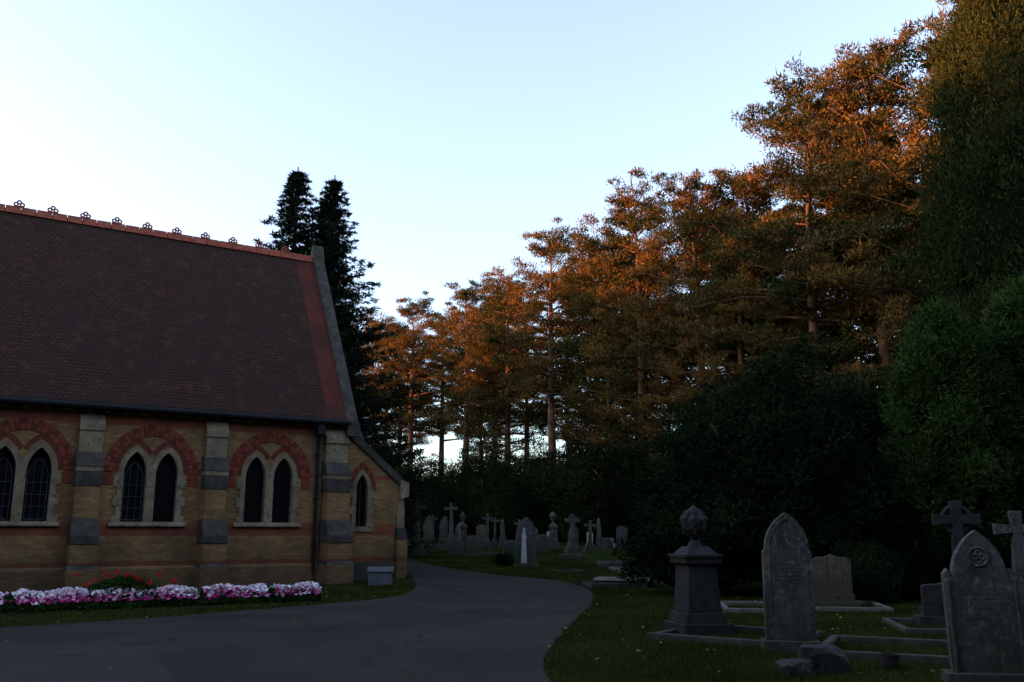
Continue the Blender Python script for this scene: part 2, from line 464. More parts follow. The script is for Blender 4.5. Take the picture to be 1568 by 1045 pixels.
mb=MB()
ax0,ax1=.1,2.45
y0=.35
ztop=EAVE-.25; zlow=3.15
c2=.92
hl=[(c2-.24,1.75)]+arch(.24,.55,3.0,c2,8)+[(c2+.24,1.75)]
hl2=[(c2-.2,1.79)]+arch(.2,.5,3.0,c2,8)+[(c2+.2,1.79)]
mb.slab([(ax0+.002,0),(ax1,0),(ax1,zlow),(ax0+.002,ztop)],[hl],y0,y0+.35,M_brick)
mb.box(ax1-.35,ax1-.002,y0+.35,W-1,0,zlow,M_brick)
mb.box(ax0+.002,ax1-.36,W-1.3,W-1,0,zlow,M_brick)
mb.box(ax1-.28,ax1+.10,y0-.22,y0+.45,0,1.35,M_brick)
mb.prism([(ax1-.28,1.35),(ax1+.12,1.35),(ax1+.03,1.75),(ax1-.28,1.75)],y0-.2,y0+.45,M_dstone)
mb.box(ax1-.24,ax1+.04,y0-.06,y0+.35,1.75,2.35,M_stone)
mb.prism([(ax1-.2,2.35),(ax1+.06,2.35),(ax1+.0,2.75),(ax1-.2,2.75)],y0-.04,y0+.3,M_stone)
mb.box(ax0,ax1+.02,y0-.09,y0,0,.64,M_dstone)
o=[(c2-.36,1.62)]
z=1.62
for i in range(5):
    e=.1 if i%2==0 else 0
    o+=[(c2-.34-e,z),(c2-.34-e,z+.276)]; z+=.276
O=arch(.34,.68,3.0,c2,8)
L=o+O[:9]; L2=[L[0]]
for p in L[1:]:
    if abs(p[0]-L2[-1][0])+abs(p[1]-L2[-1][1])>1e-4: L2.append(p)
full=L2+[(2*c2-p[0],p[1]) for p in L2[:-1]][::-1]
mb.slab(full,[hl2],y0-.035,y0+.2,M_stone)
O=arch(.52,.92,3.0,c2,7); I=arch(.36,.72,3.0,c2,7)
for i in range(14):
    mb.prism([I[i],I[i+1],O[i+1],O[i]],y0-.025,y0+.02,M_vred if i%2 else M_vred2)
mb.box(c2-.25,c2+.25,y0+.16,y0+.17,1.7,3.6,M_glass)
mb.tube([(c2,y0+.14,1.75),(c2,y0+.14,3.45)],[.012,.012],M_lead,4)
mb.prism([(ax0-.05,ztop+.28),(ax0-.05,ztop-.04),(ax1+.02,zlow-.10),(ax1+.14,zlow+.10)],y0-.09,y0+.30,M_dstone)
mb.prism([(ax1-.15,zlow-.45),(ax1+.17,zlow-.35),(ax1+.17,zlow+.12),(ax1-.15,zlow+.2)],y0-.12,y0+.33,M_stone)
mb.prism([(ax0-.05,ztop+.12),(ax0-.05,ztop-.02),(ax1+.05,zlow-.08),(ax1+.10,zlow+.04)],y0+.32,W-1,M_roof)
mb.prismx([(y0+1.2,4.3),(y0+3.2,6.2),(y0+5.2,4.3)],ax0,ax0+1.3,M_roof)
mb.prismx([(y0+1.05,4.2),(y0+3.2,6.45),(y0+5.35,4.2),(y0+5.1,4.1),(y0+3.2,6.1),(y0+1.3,4.1)],ax0+1.3,ax0+1.58,M_dstone)
mb.prismx([(y0+1.3,0),(y0+1.3,4.2),(y0+3.2,6.05),(y0+5.1,4.2),(y0+5.1,0)],ax0+.9,ax0+1.4,M_brick)
mb.obj('vestry',chapel,bevel=.008)

# ---------------------------------------------------------------- ground, road
def sheet(name,poly,mat,dz):
    bm=bmesh.new()
    vs=[bm.verts.new((x,y,0)) for x,y in poly]
    bm.faces.new(vs)
    for yy in (28.0,95.0):
        bmesh.ops.bisect_plane(bm,geom=bm.verts[:]+bm.edges[:]+bm.faces[:],plane_co=(0,yy,0),plane_no=(0,1,0))
    bmesh.ops.triangulate(bm,faces=bm.faces[:])
    for v in bm.verts: v.co.z=gz(v.co.y)+dz
    bm.normal_update()
    for f in bm.faces:
        if f.normal.z<0: f.normal_flip()
    me=bpy.data.meshes.new(name); bm.to_mesh(me); bm.free(); me.materials.append(mat)
    ob=bpy.data.objects.new(name,me); COL.objects.link(ob); return ob
sheet('ground',[(-900,-300),(900,-300),(900,1500),(-900,1500)],M_ground,0)
def smooth_poly(P,it=2):
    for _ in range(it):
        Q=[]
        for i in range(len(P)):
            a=P[i];b=P[(i+1)%len(P)]
            Q.append((a[0]*.75+b[0]*.25,a[1]*.75+b[1]*.25)); Q.append((a[0]*.25+b[0]*.75,a[1]*.25+b[1]*.75))
        P=Q
    return P
road=smooth_poly([(-30,6),(-14,12.8),(-8.73,16.2),(-6.6,18.3),(-4.4,21.3),(-3.1,23.2),(-2.7,25.5),(-3.0,29.5),(-3.4,32),(-4.6,37),(-8,42),(-9,46),(-6,47),(-3.6,38.5),
   (-2.1,35.4),(-.6,32.8),(1.1,31),(2.0,29.0),(2.25,26.2),(1.85,21.5),(1.0,16.6),(.55,13.6),(.35,11.7),(.45,10),(1.2,6),(2.4,0),(3,-12),(-30,-12)])
rj=random.Random(4)
fine=[]
for i in range(len(road)):
    a=road[i]; b=road[(i+1)%len(road)]; d=math.dist(a,b); k=max(1,int(d/.35)) if -12<a[0]<3 and 8<a[1]<34 else 1
    for q in range(k):
        t=q/k; j=.035 if k>1 else 0
        fine.append((a[0]+(b[0]-a[0])*t+rj.uniform(-j,j),a[1]+(b[1]-a[1])*t+rj.uniform(-j,j)))
road=fine
sheet('asphalt_road',road,M_asph,.006)
sheet('asphalt_patch',[(-8.9,14.0),(-5.2,13.6),(-3.7,10.6),(-3.3,8.5),(-12,8.5)],M_asph2,.011)
path=smooth_poly([(-3.6,40.5),(0,40.0),(5,38.2),(12,36.5),(22,36),(22,37.2),(12,37.8),(5,39.6),(0,41.5),(-4,42)],1)
sheet('asphalt_path',path,M_asph,.007)

def inside(px,py,poly):
    r=np.zeros(len(px),bool); n=len(poly)
    for i in range(n):
        x0,y0=poly[i]; x1,y1=poly[(i+1)%n]
        if y0==y1: continue
        c=((y0>py)!=(y1>py))&(px<(x1-x0)*(py-y0)/(y1-y0)+x0)
        r^=c
    return r

# ---------------------------------------------------------------- leaves
def np_obj(name,parts,extra=None,link=True):
    vs=[];mi=[];mats=[]; nt=0
    for V,m in parts:
        vs.append(V); 
        if m not in mats: mats.append(m)
        mi.append(np.full(len(V)//3,mats.index(m),np.int32)); nt+=len(V)//3
    V=np.concatenate(vs); nv=len(V)
    loops=np.arange(nv,dtype=np.int32); tot=np.full(nt,3,np.int32)
    mi=np.concatenate(mi)
    if extra:
        ev=np.array(extra.v); el=[];et=[];em=[]
        for f,k in zip(extra.f,extra.m):
            el+=[i+nv for i in f]; et.append(len(f))
            m=extra.mats[k]
            if m not in mats: mats.append(m)
            em.append(mats.index(m))
        V=np.concatenate([V,ev]); loops=np.concatenate([loops,np.array(el,np.int32)])
        tot=np.concatenate([tot,np.array(et,np.int32)]); mi=np.concatenate([mi,np.array(em,np.int32)])
    me=bpy.data.meshes.new(name)
    me.vertices.add(len(V)); me.vertices.foreach_set('co',V.astype(np.float32).ravel())
    me.loops.add(len(loops)); me.loops.foreach_set('vertex_index',loops)
    me.polygons.add(len(tot))
    st=np.concatenate([[0],np.cumsum(tot)[:-1]]).astype(np.int32)
    me.polygons.foreach_set('loop_start',st)
    try: me.polygons.foreach_set('loop_total',tot)
    except Exception: pass
    for m in mats: me.materials.append(m)
    me.polygons.foreach_set('material_index',mi.astype(np.int32))
    me.update(calc_edges=True); me.validate()
    if not link: return me
    ob=bpy.data.objects.new(name,me); COL.objects.link(ob); return ob
def unit(a): return a/(np.linalg.norm(a,axis=1,keepdims=True)+1e-9)
def leaves(rng,C,D,l,w):
    n=len(C)
    side=unit(np.cross(D,unit(rng.normal(size=(n,3)))))
    l=l[:,None]; w=w[:,None]
    V=np.empty((n,3,3)); V[:,0]=C-side*w/2; V[:,1]=C+side*w/2; V[:,2]=C+D*l
    return V.reshape(-1,3)
def clump_leaves(rng,C,R,flat,per,l,w,up=.5,out=1.,shell=.5):
    k=len(C); c=np.repeat(C,per,0); r=np.repeat(R,per)
    d=unit(rng.normal(size=(k*per,3)))
    q=shell+(1-shell)*rng.random(k*per)
    p=d*(q*r)[:,None]; p[:,2]*=flat
    D=unit(d*out+np.array([0,0,up])+rng.normal(size=(k*per,3))*.45)
    return leaves(rng,c+p,D,l*(.6+.8*rng.random(k*per)),w*(.6+.8*rng.random(k*per)))

def make_pine(seed,h=24,Rm=5.6,z0=.26,mat=None,per=100,dome=.5,gap=1.0):
    """layered pine: flat plates of needle tufts on near-horizontal limbs"""
    rng=np.random.default_rng(seed); mb=MB()
    bend=rng.normal(size=2)*.6
    def tp(z):
        t=z/h; return np.array([bend[0]*math.sin(t*3),bend[1]*math.sin(t*2.4+.3)-bend[1]*.29,z])
    zs=np.linspace(0,h*.97,12)
    mb.tube([tp(z)+(np.array([0,0,-.3]) if z==0 else 0) for z in zs],[.38*(1-z/h)**.8+.03 for z in zs],M_bark,8)
    for i in range(int(14*z0*2)):
        z=rng.uniform(.10,z0)*h; az=rng.random()*6.28; L=rng.uniform(.5,1.8)
        o=tp(z); mb.tube([o,o+np.array([math.cos(az)*L*.6,math.sin(az)*L*.6,.1]),o+np.array([math.cos(az)*L,math.sin(az)*L,-.15])],[.05,.035,.012],M_bark,4)
    PC=[];PR=[]
    z=z0*h
    ph=rng.random(8)*6.28
    while z<h*.975:
        t=(z-z0*h)/(h-z0*h)
        prof=(min(1,.6+t*1.6))*(1-t)**dome
        nb=rng.integers(4,8) if t>.2 else rng.integers(3,6)
        a0=rng.random()*6.28
        for b in range(nb):
            az=a0+b*6.283/nb+rng.normal()*.35
            L=Rm*prof*rng.uniform(.42,1.22)*(1+.15*math.sin(2*az+ph[0]))+.45
            up=rng.uniform(-.12,.18)+.75*t**2.5
            o=tp(z+rng.normal()*.3); dirv=np.array([math.cos(az),math.sin(az),0])
            pts=[]
            for s in (0,.33,.66,1):
                pts.append(o+dirv*L*s+np.array([0,0,L*(up*s+.12*s*s)])+rng.normal(size=3)*.06*L*s)
            mb.tube(pts,[.10*(1-t)+.03,.06*(1-t)+.02,.04,.015],M_bark,4)
            n=max(2,int(L*2.1))
            for i in range(n):
                s=.28+.72*((i+rng.random())/n)**.8
                j=min(2,int(s*3)); f=s*3-j
                c=pts[j]*(1-f)+pts[min(j+1,3)]*f
                spread=L*.32*math.sin(min(1,(1.12-s)*1.6)*1.57)+.2
                lat=np.array([-dirv[1],dirv[0],0])*rng.uniform(-1,1)*spread
                PC.append(c+lat+np.array([0,0,.12+rng.normal()*.12])); PR.append(rng.uniform(.42,.86)*(1 if t<.8 else .8))
        z+=rng.uniform(.62,1.35)*gap*(1.0 if t<.75 else .6)
    for i in range(6):
        PC.append(tp(h*.97)+rng.normal(size=3)*np.array([.5,.5,.35])); PR.append(.4)
    C=np.array(PC);R=np.array(PR)
    V=clump_leaves(rng,C,R,.45,per,.17,.076,up=.5,out=.9,shell=.25)
    k=len(C); m_=int(k*3.5); idx=rng.integers(0,k,m_)
    c=C[idx]+rng.normal(size=(m_,3))*np.array([.3,.3,.08])+np.array([0,0,.12])
    D=unit(rng.normal(size=(m_,3))*.35+np.array([0,0,1]))
    V2=leaves(rng,c,D,.24+.24*rng.random(m_),np.full(m_,.07))
    return np_obj('pine',[(V,mat or L_pine),(V2,mat or L_pine)],mb,link=False)

pines=[make_pine(11,gap=1.05),make_pine(12,Rm=6.0,mat=L_pinedk,gap=1.05),make_pine(13,Rm=5.4,z0=.31),make_pine(14,Rm=6.2,z0=.2,dome=.58,gap=.95),make_pine(15,Rm=5.8,mat=L_pinedk,z0=.31),
       make_pine(16,Rm=5.6,z0=.44,gap=.9)]
def place(me,name,x,y,h,base_h,rz,sx=1.0):
    ob=bpy.data.objects.new(name,me); COL.objects.link(ob)
    s=h/base_h; ob.location=(x,y,gz(y)-.05); ob.scale=(s*sx,s*sx,s); ob.rotation_euler=(0,0,rz); return ob
PT=[(-14.0,92,21.0,2,1.0),(-9.8,88,22.0,5,1.0),(-4.4,81,22.0,5,1.0),(-.4,77,21.8,1,1.0),(3.2,70,23.4,5,1.05),(6.6,64,21.6,4,1.15),(8.4,60,23.8,0,1.1),(11,54,22.4,3,1.0),(14.6,54,22.8,0,1.15),
    (16.2,45,24.2,4,.95),(18.8,43.5,25.8,0,1.05),(22.2,41,25.6,1,1.05),(-18.5,97,22.5,3,1),(13.0,61,22.4,2,1.1),(20.5,52,25.5,4,1.05),(25,46,27,1,1),(24,58,26,3,1),(29,41,27,0,1),
    (10,70,22.5,1,1.1),(7.2,79,23.4,0,1.0),(17.5,60,22,4,1.15),(-13.4,102,22.5,4,1.05),(1.4,90,22.8,5,.95),(-3.0,96,23,4,.9),
    (13.2,49,18,2,1.0),(9.4,66,19,3,1.0),(18.0,50,21,3,1.1),(-7.0,91,21.2,5,1.0),(-1.9,86,22.6,5,.9),(5.2,74,21.5,4,.9)]
for i,(x,y,h,k,sx) in enumerate(PT):
    place(pines[k],'pine_tree',x,y,h,24,i*1.93+.4,sx)

def make_spruce(seed,h=20,Rm=4.7):
    rng=np.random.default_rng(seed); mb=MB()
    mb.tube([(0,0,-.3),(0,0,h*.5),(0,0,h)],[.28,.16,.02],M_bark,7)
    PC=[];PR=[]
    z=1.0
    while z<h*.985:
        t=z/h
        a0=rng.random()*6.28
        for b in range(7):
            az=a0+b*.898+rng.normal()*.2; L=Rm*(1-t)**.85*(.50+.65*rng.random())+.12
            d=np.array([math.cos(az),math.sin(az),0])
            n=max(2,int(L/.28))
            for i in range(n):
                s=(i+.6)/n
                c=np.array([0,0,z])+d*L*s+np.array([0,0,L*(-.36*s+.34*s**3)])
                PC.append(c+np.array([-d[1],d[0],0])*rng.normal()*.18*L*(1.1-s)); PR.append((.09+.34*(1-t))*rng.uniform(.7,1.2)*(1.2-.6*s))
        z+=.44*(1.15-.5*t)
    C=np.array(PC);R=np.array(PR)
    V=clump_leaves(rng,C,R,.6,38,.17,.055,up=-.1,out=1,shell=.15)
    return np_obj('spruce',[(V,L_spruce)],mb,link=False)
spr=[make_spruce(5),make_spruce(6)]
place(spr[0],'spruce_tree',-10.5,42,18.8,20,0,1.6)
place(spr[1],'spruce_tree',-8.8,42.6,18.6,20,1,1.4)
place(spr[0],'spruce_tree',-9.6,44.5,18.2,20,2,1.2)
place(spr[1],'spruce_tree',-8.5,44.5,12.5,20,3,1.3)

def make_cypress(seed,h,R,mat,n=520,per=110,z0=.4,prof=None,up=1.1,l=.24,w=.06,stretch=1.5,rr=(.35,.75),noise_=1.0):
    rng=np.random.default_rng(seed); mb=MB()
    prof=prof or (lambda t: (min(1,.75+t*1.2))*(1-t**2.2)**.75)
    mb.tube([(0,0,-.2),(0,0,h*.6)],[.35,.15],M_bark,8)
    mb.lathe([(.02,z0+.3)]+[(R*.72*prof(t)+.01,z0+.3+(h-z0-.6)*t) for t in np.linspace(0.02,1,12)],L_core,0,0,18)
    C=[];Rr=[]
    for i in range(n):
        t=rng.random()**1.15; az=rng.random()*6.283
        lump=1+noise_*(.10*math.sin(3*az+seed)+.08*math.sin(5*az+t*9))
        r=R*prof(t)*lump*rng.uniform(.80,1.0)
        C.append((r*math.cos(az),r*math.sin(az),z0+(h-z0)*t)); Rr.append(rng.uniform(*rr)*(.35+.65*min(1,R/3)))
    C=np.array(C);Rr=np.array(Rr)
    V=clump_leaves(rng,C,Rr,stretch,per,l,w,up=up,out=.8,shell=.45)
    return np_obj('cyp',[(V,mat)],mb,link=False)
cy_big=make_cypress(21,22,4.4,L_cyp,n=1150,per=150,l=.17,w=.05)
place(cy_big,'cypress_tree',17.2,28.5,22,22,0)
cy_far=make_cypress(27,22,4.4,L_cyp,n=260,per=40,l=.55,w=.26,rr=(.6,1.1))
cy_s=make_cypress(22,7.4,1.45,L_cyp2,n=420,per=170,z0=1.5,prof=lambda t:(min(1,.45+t*2.2))*(1-t**2.6)**.6,up=.6,l=.11,w=.035,stretch=1.3,rr=(.3,.55))
place(cy_s,'golden_cypress',10.9,22.6,7.2,7.4,0,1.1)
place(cy_s,'golden_cypress',13.4,23,7.9,7.4,2,1.1)

def make_bush(seed,rx,ry,h,mat,n,per,rr=(.35,.7),l=.16,w=.05,up=.2,flat=.7,trunk=True):
    rng=np.random.default_rng(seed); mb=MB(); C=[]
    d=unit(rng.normal(size=(n*2,3))); d=d[d[:,2]>-.25][:n]
    ph=rng.random(4)*6.28
    az=np.arctan2(d[:,1],d[:,0])
    lump=1+.14*np.sin(3*az+ph[0])+.12*np.sin(5*az+ph[1]+d[:,2]*4)+rng.normal(size=len(d))*.09
    q=lump*rng.uniform(.78,1,len(d))
    C=np.stack([d[:,0]*rx*q,d[:,1]*ry*q,h*.32+d[:,2]*h*.62*q],1)
    C=C[C[:,2]>.15]
    R=rng.uniform(rr[0],rr[1],len(C))
    V=clump_leaves(rng,C,R,flat,per,l,w,up=up,shell=.35)
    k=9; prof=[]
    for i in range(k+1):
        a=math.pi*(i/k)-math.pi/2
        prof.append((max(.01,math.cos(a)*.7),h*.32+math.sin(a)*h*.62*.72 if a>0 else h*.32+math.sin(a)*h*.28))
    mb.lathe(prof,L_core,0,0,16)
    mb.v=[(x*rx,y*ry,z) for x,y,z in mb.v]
    if trunk:
        for i in range(5):
            a=i*1.25; mb.tube([(0,0,-.2),(rx*.3*math.cos(a),ry*.3*math.sin(a),h*.4),(rx*.75*math.cos(a),ry*.75*math.sin(a),h*.7)],[.12,.09,.03],M_bark,5)
    return np_obj('bush',[(V,mat)],mb,link=False)
yew=make_bush(31,3.6,3.2,6.3,L_yew,620,140,(.35,.75),.15,.042)
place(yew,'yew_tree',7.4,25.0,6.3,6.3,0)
yw2=make_bush(32,1.9,1.6,2.6,L_yew,200,110,(.25,.5),.14,.045)
place(yw2,'yew_shrub',4.9,24.6,2.9,2.6,0,.9)
place(yw2,'yew_shrub',9.6,22.8,2.2,2.6,1,.7)
place(yw2,'yew_shrub',8.1,21.6,1.4,2.6,2,.8)
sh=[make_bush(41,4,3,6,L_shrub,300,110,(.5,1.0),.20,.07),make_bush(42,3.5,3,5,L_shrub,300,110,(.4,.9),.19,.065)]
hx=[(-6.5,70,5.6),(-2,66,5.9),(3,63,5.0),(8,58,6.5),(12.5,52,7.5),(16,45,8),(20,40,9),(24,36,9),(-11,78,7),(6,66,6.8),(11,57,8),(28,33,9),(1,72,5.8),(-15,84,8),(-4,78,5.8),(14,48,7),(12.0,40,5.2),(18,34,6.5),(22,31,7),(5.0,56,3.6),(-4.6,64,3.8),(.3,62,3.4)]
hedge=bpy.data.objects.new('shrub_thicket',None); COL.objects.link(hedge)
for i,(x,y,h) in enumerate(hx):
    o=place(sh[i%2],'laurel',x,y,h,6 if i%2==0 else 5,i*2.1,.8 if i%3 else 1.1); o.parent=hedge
far=bpy.data.objects.new('distant_trees',None); COL.objects.link(far)
for i in range(26):
    o=place(sh[i%2],'crown',-45+i*6,118+8*math.sin(i*2.3),7+2*math.sin(i*1.7),6,i*1.1,1.3); o.parent=far
# unseen conifers: left row casts the shadow line, rest added to block sky
belt=bpy.data.objects.new('shade_belt',None); COL.objects.link(belt)
rng=np.random.default_rng(77)
y=-30
while y<100:
    h=30.5 if y<47 else (27 if y<62 else 24.0)  # heights stepped to set the shadow line on the pines
    h*=rng.uniform(.88,1.04)
    o=place(cy_far,'shade_conifer',-66+rng.uniform(-3,3)-(6 if y>85 else 0),y,h,22,rng.random()*6,1.05); o.parent=belt
    y+=rng.uniform(3.6,5.2)
x=-55
while x<55:  # row added behind the viewpoint to darken ground and chapel wall
    o=place(cy_far,'shade_conifer',x,-17+rng.uniform(-2,2)+.006*x*x,22*rng.uniform(.8,1.1),22,rng.random()*6,1.1); o.parent=belt
    x+=rng.uniform(5,7)
for (x,y) in ((30,-2),(31,5),(30,12),(30,19)):  # added out of view on the right to block sky
    o=place(cy_far,'shade_conifer',x,y,20,22,rng.random()*6,1.1); o.parent=belt

# ---------------------------------------------------------------- grass & leaves
rng=np.random.default_rng(5)
def blades(n,x0,x1,y0,y1,pw=1.0,hgt=.06):
    y=y0+(y1-y0)*rng.random(n)**pw; x=x0+(x1-x0)*rng.random(n)
    k=~inside(x,y,road)
    c,s=math.cos(rad(33)),math.sin(rad(33))
    lx=(x+5.6)*c+(y-30)*s; ly=-(x+5.6)*s+(y-30)*c
    k&=~((ly>-.05)&(lx<2.5)&(ly<8))
    x=x[k];y=y[k]; n=len(x)
    C=np.stack([x,y,.03*np.clip(y-28,0,67)-.005],1)
    D=unit(rng.normal(size=(n,3))*.45+np.array([0,0,1]))
    patch=.75+.5*(np.sin(x*1.3+y*.7)*np.sin(y*1.1-x*.4)*.5+.5)
    return leaves(rng,C,D,hgt*patch*(.5+rng.random(n)),np.full(n,.012)+.0006*(y-9))
V=np.concatenate([blades(150000,.2,12,9,22,1.2),blades(45000,-14,-2,15.5,30,1,.06),blades(70000,0,18,22,40,1,.07),blades(30000,-5,3,31,50,1,.08)])
np_obj('grass',[(V,L_grass)])
n=900
x=rng.uniform(-9,13,n); y=9.5+rng.random(n)**1.3*20
k=~inside(x,y,road)|(rng.random(n)<.12); x=x[k];y=y[k];n=len(x)
C=np.stack([x,y,np.full(n,.03)],1); D=unit(rng.normal(size=(n,3))*np.array([1,1,.25]))
np_obj('fallen_leaves',[(leaves(rng,C,D,.04+.04*rng.random(n),.03+.02*rng.random(n)),L_fallen)])
def tufts(spots,per=45):
    Cs=[]
    for (x,y,r) in spots:
        a=rng.random(per)*6.283; q=r*(.85+.3*rng.random(per))
        Cs.append(np.stack([x+np.cos(a)*q,y+np.sin(a)*q*.55,np.full(per,gz(y)-.01)],1))
    C=np.concatenate(Cs); n=len(C)
    return leaves(rng,C,unit(rng.normal(size=(n,3))*.4+np.array([0,0,1])),.07+.11*rng.random(n),np.full(n,.016))
np_obj('grass_tufts',[(tufts([(3.0,15.3,.58),(3.8,13.0,.48),(6.75,19.8,.6),(5.03,10.1,.5),(8.62,18,.55),(10.85,20,.6),(7.6,16.5,.6),(10.5,24.6,.5),(3.35,28.1,.9),(3.62,11.2,.4),(3.25,11,.3),(4.5,11.4,.16)],110),L_grass)])

# ---------------------------------------------------------------- flower bed
n=5600
t=rng.random(n); v=rng.random(n)
A=np.array([-10.7,19.7]);B=np.array([-4.75,22.8]); dv=(B-A)/np.linalg.norm(B-A); nv=np.array([dv[1],-dv[0]])
wid=1.5*(1-.45*t)
P=A+np.outer(t,B-A)+nv*((v-.5)*wid)[:,None]+rng.normal(size=(n,2))*.04
hgt=.08+.26*np.sin(np.clip(v,.05,.95)*math.pi)**.5*(.8+.4*rng.random(n))*(1+.12*np.sin(t*40))
C=np.column_stack([P,hgt])
def blossoms(C,r):
    k=len(C); out=[]
    nrm=unit(rng.normal(size=(k,3))*.55+np.array([0,-.35,1]))
    a=unit(np.cross(nrm,rng.normal(size=(k,3)))); b=np.cross(nrm,a)
    for i in range(5):
        t0=i*1.2566; t1=t0+1.15
        p0=C; p1=C+(a*math.cos(t0)+b*math.sin(t0))*r[:,None]+nrm*.008; p2=C+(a*math.cos(t1)+b*math.sin(t1))*r[:,None]
        out.append(np.stack([p0,p1,p2],1).reshape(-1,3))
    return np.concatenate(out)
dfront=v+rng.normal(size=n)*.12+.07*np.sin(t*30)
gap=(np.sin(t*55)+np.sin(t*23+1))>1.5
cl=np.where(dfront<.78,0,np.where(dfront<.88,1,2)); cl=np.where((rng.random(n)<.10),1,cl)
r=.035+.02*rng.random(n)
mid=(t>.28)&(t<.43)&(v<.45)
parts=[]
for c_,m_ in ((0,F_white),(1,F_pink),(2,F_mag)):
    k=(cl==c_)&~mid&~gap&(rng.random(n)<.80); parts.append((blossoms(C[k],r[k]),m_))
nl=30000
t=rng.random(nl); v=rng.random(nl)
P=A+np.outer(t,B-A)+nv*((v-.5)*1.5*(1-.4*t)*1.12)[:,None]
z=rng.random(nl)*.31*np.sin(np.clip(v,.03,.97)*math.pi)**.5
Cl=np.column_stack([P,z]); D=unit(rng.normal(size=(nl,3))*.7+np.array([0,0,.7]))
parts.append((leaves(rng,Cl,D,.05+.05*rng.random(nl),.03+.02*rng.random(nl)),F_leaf))
np_obj('flower_bed',parts)
nl=5000
c0=A+(B-A)*.36-nv*.25
P=c0+rng.normal(size=(nl,2))*np.array([.45,.28]); z=rng.random(nl)*.58*np.exp(-((P[:,0]-c0[0])/.9)**2)
Cl=np.column_stack([P,z+.03]); D=unit(rng.normal(size=(nl,3))*.7+np.array([0,0,.5]))
parts=[(leaves(rng,Cl,D,.07+.06*rng.random(nl),.04+.02*rng.random(nl)),F_leaf)]
cc=c0+rng.normal(size=(22,2))*np.array([.5,.2]); zz=rng.uniform(.30,.72,22)
Cr=np.repeat(np.column_stack([cc,zz]),28,0)+rng.normal(size=(22*28,3))*.03
parts.append((blossoms(Cr,np.full(len(Cr),.02)),F_red))
np_obj('geranium_plant',parts)

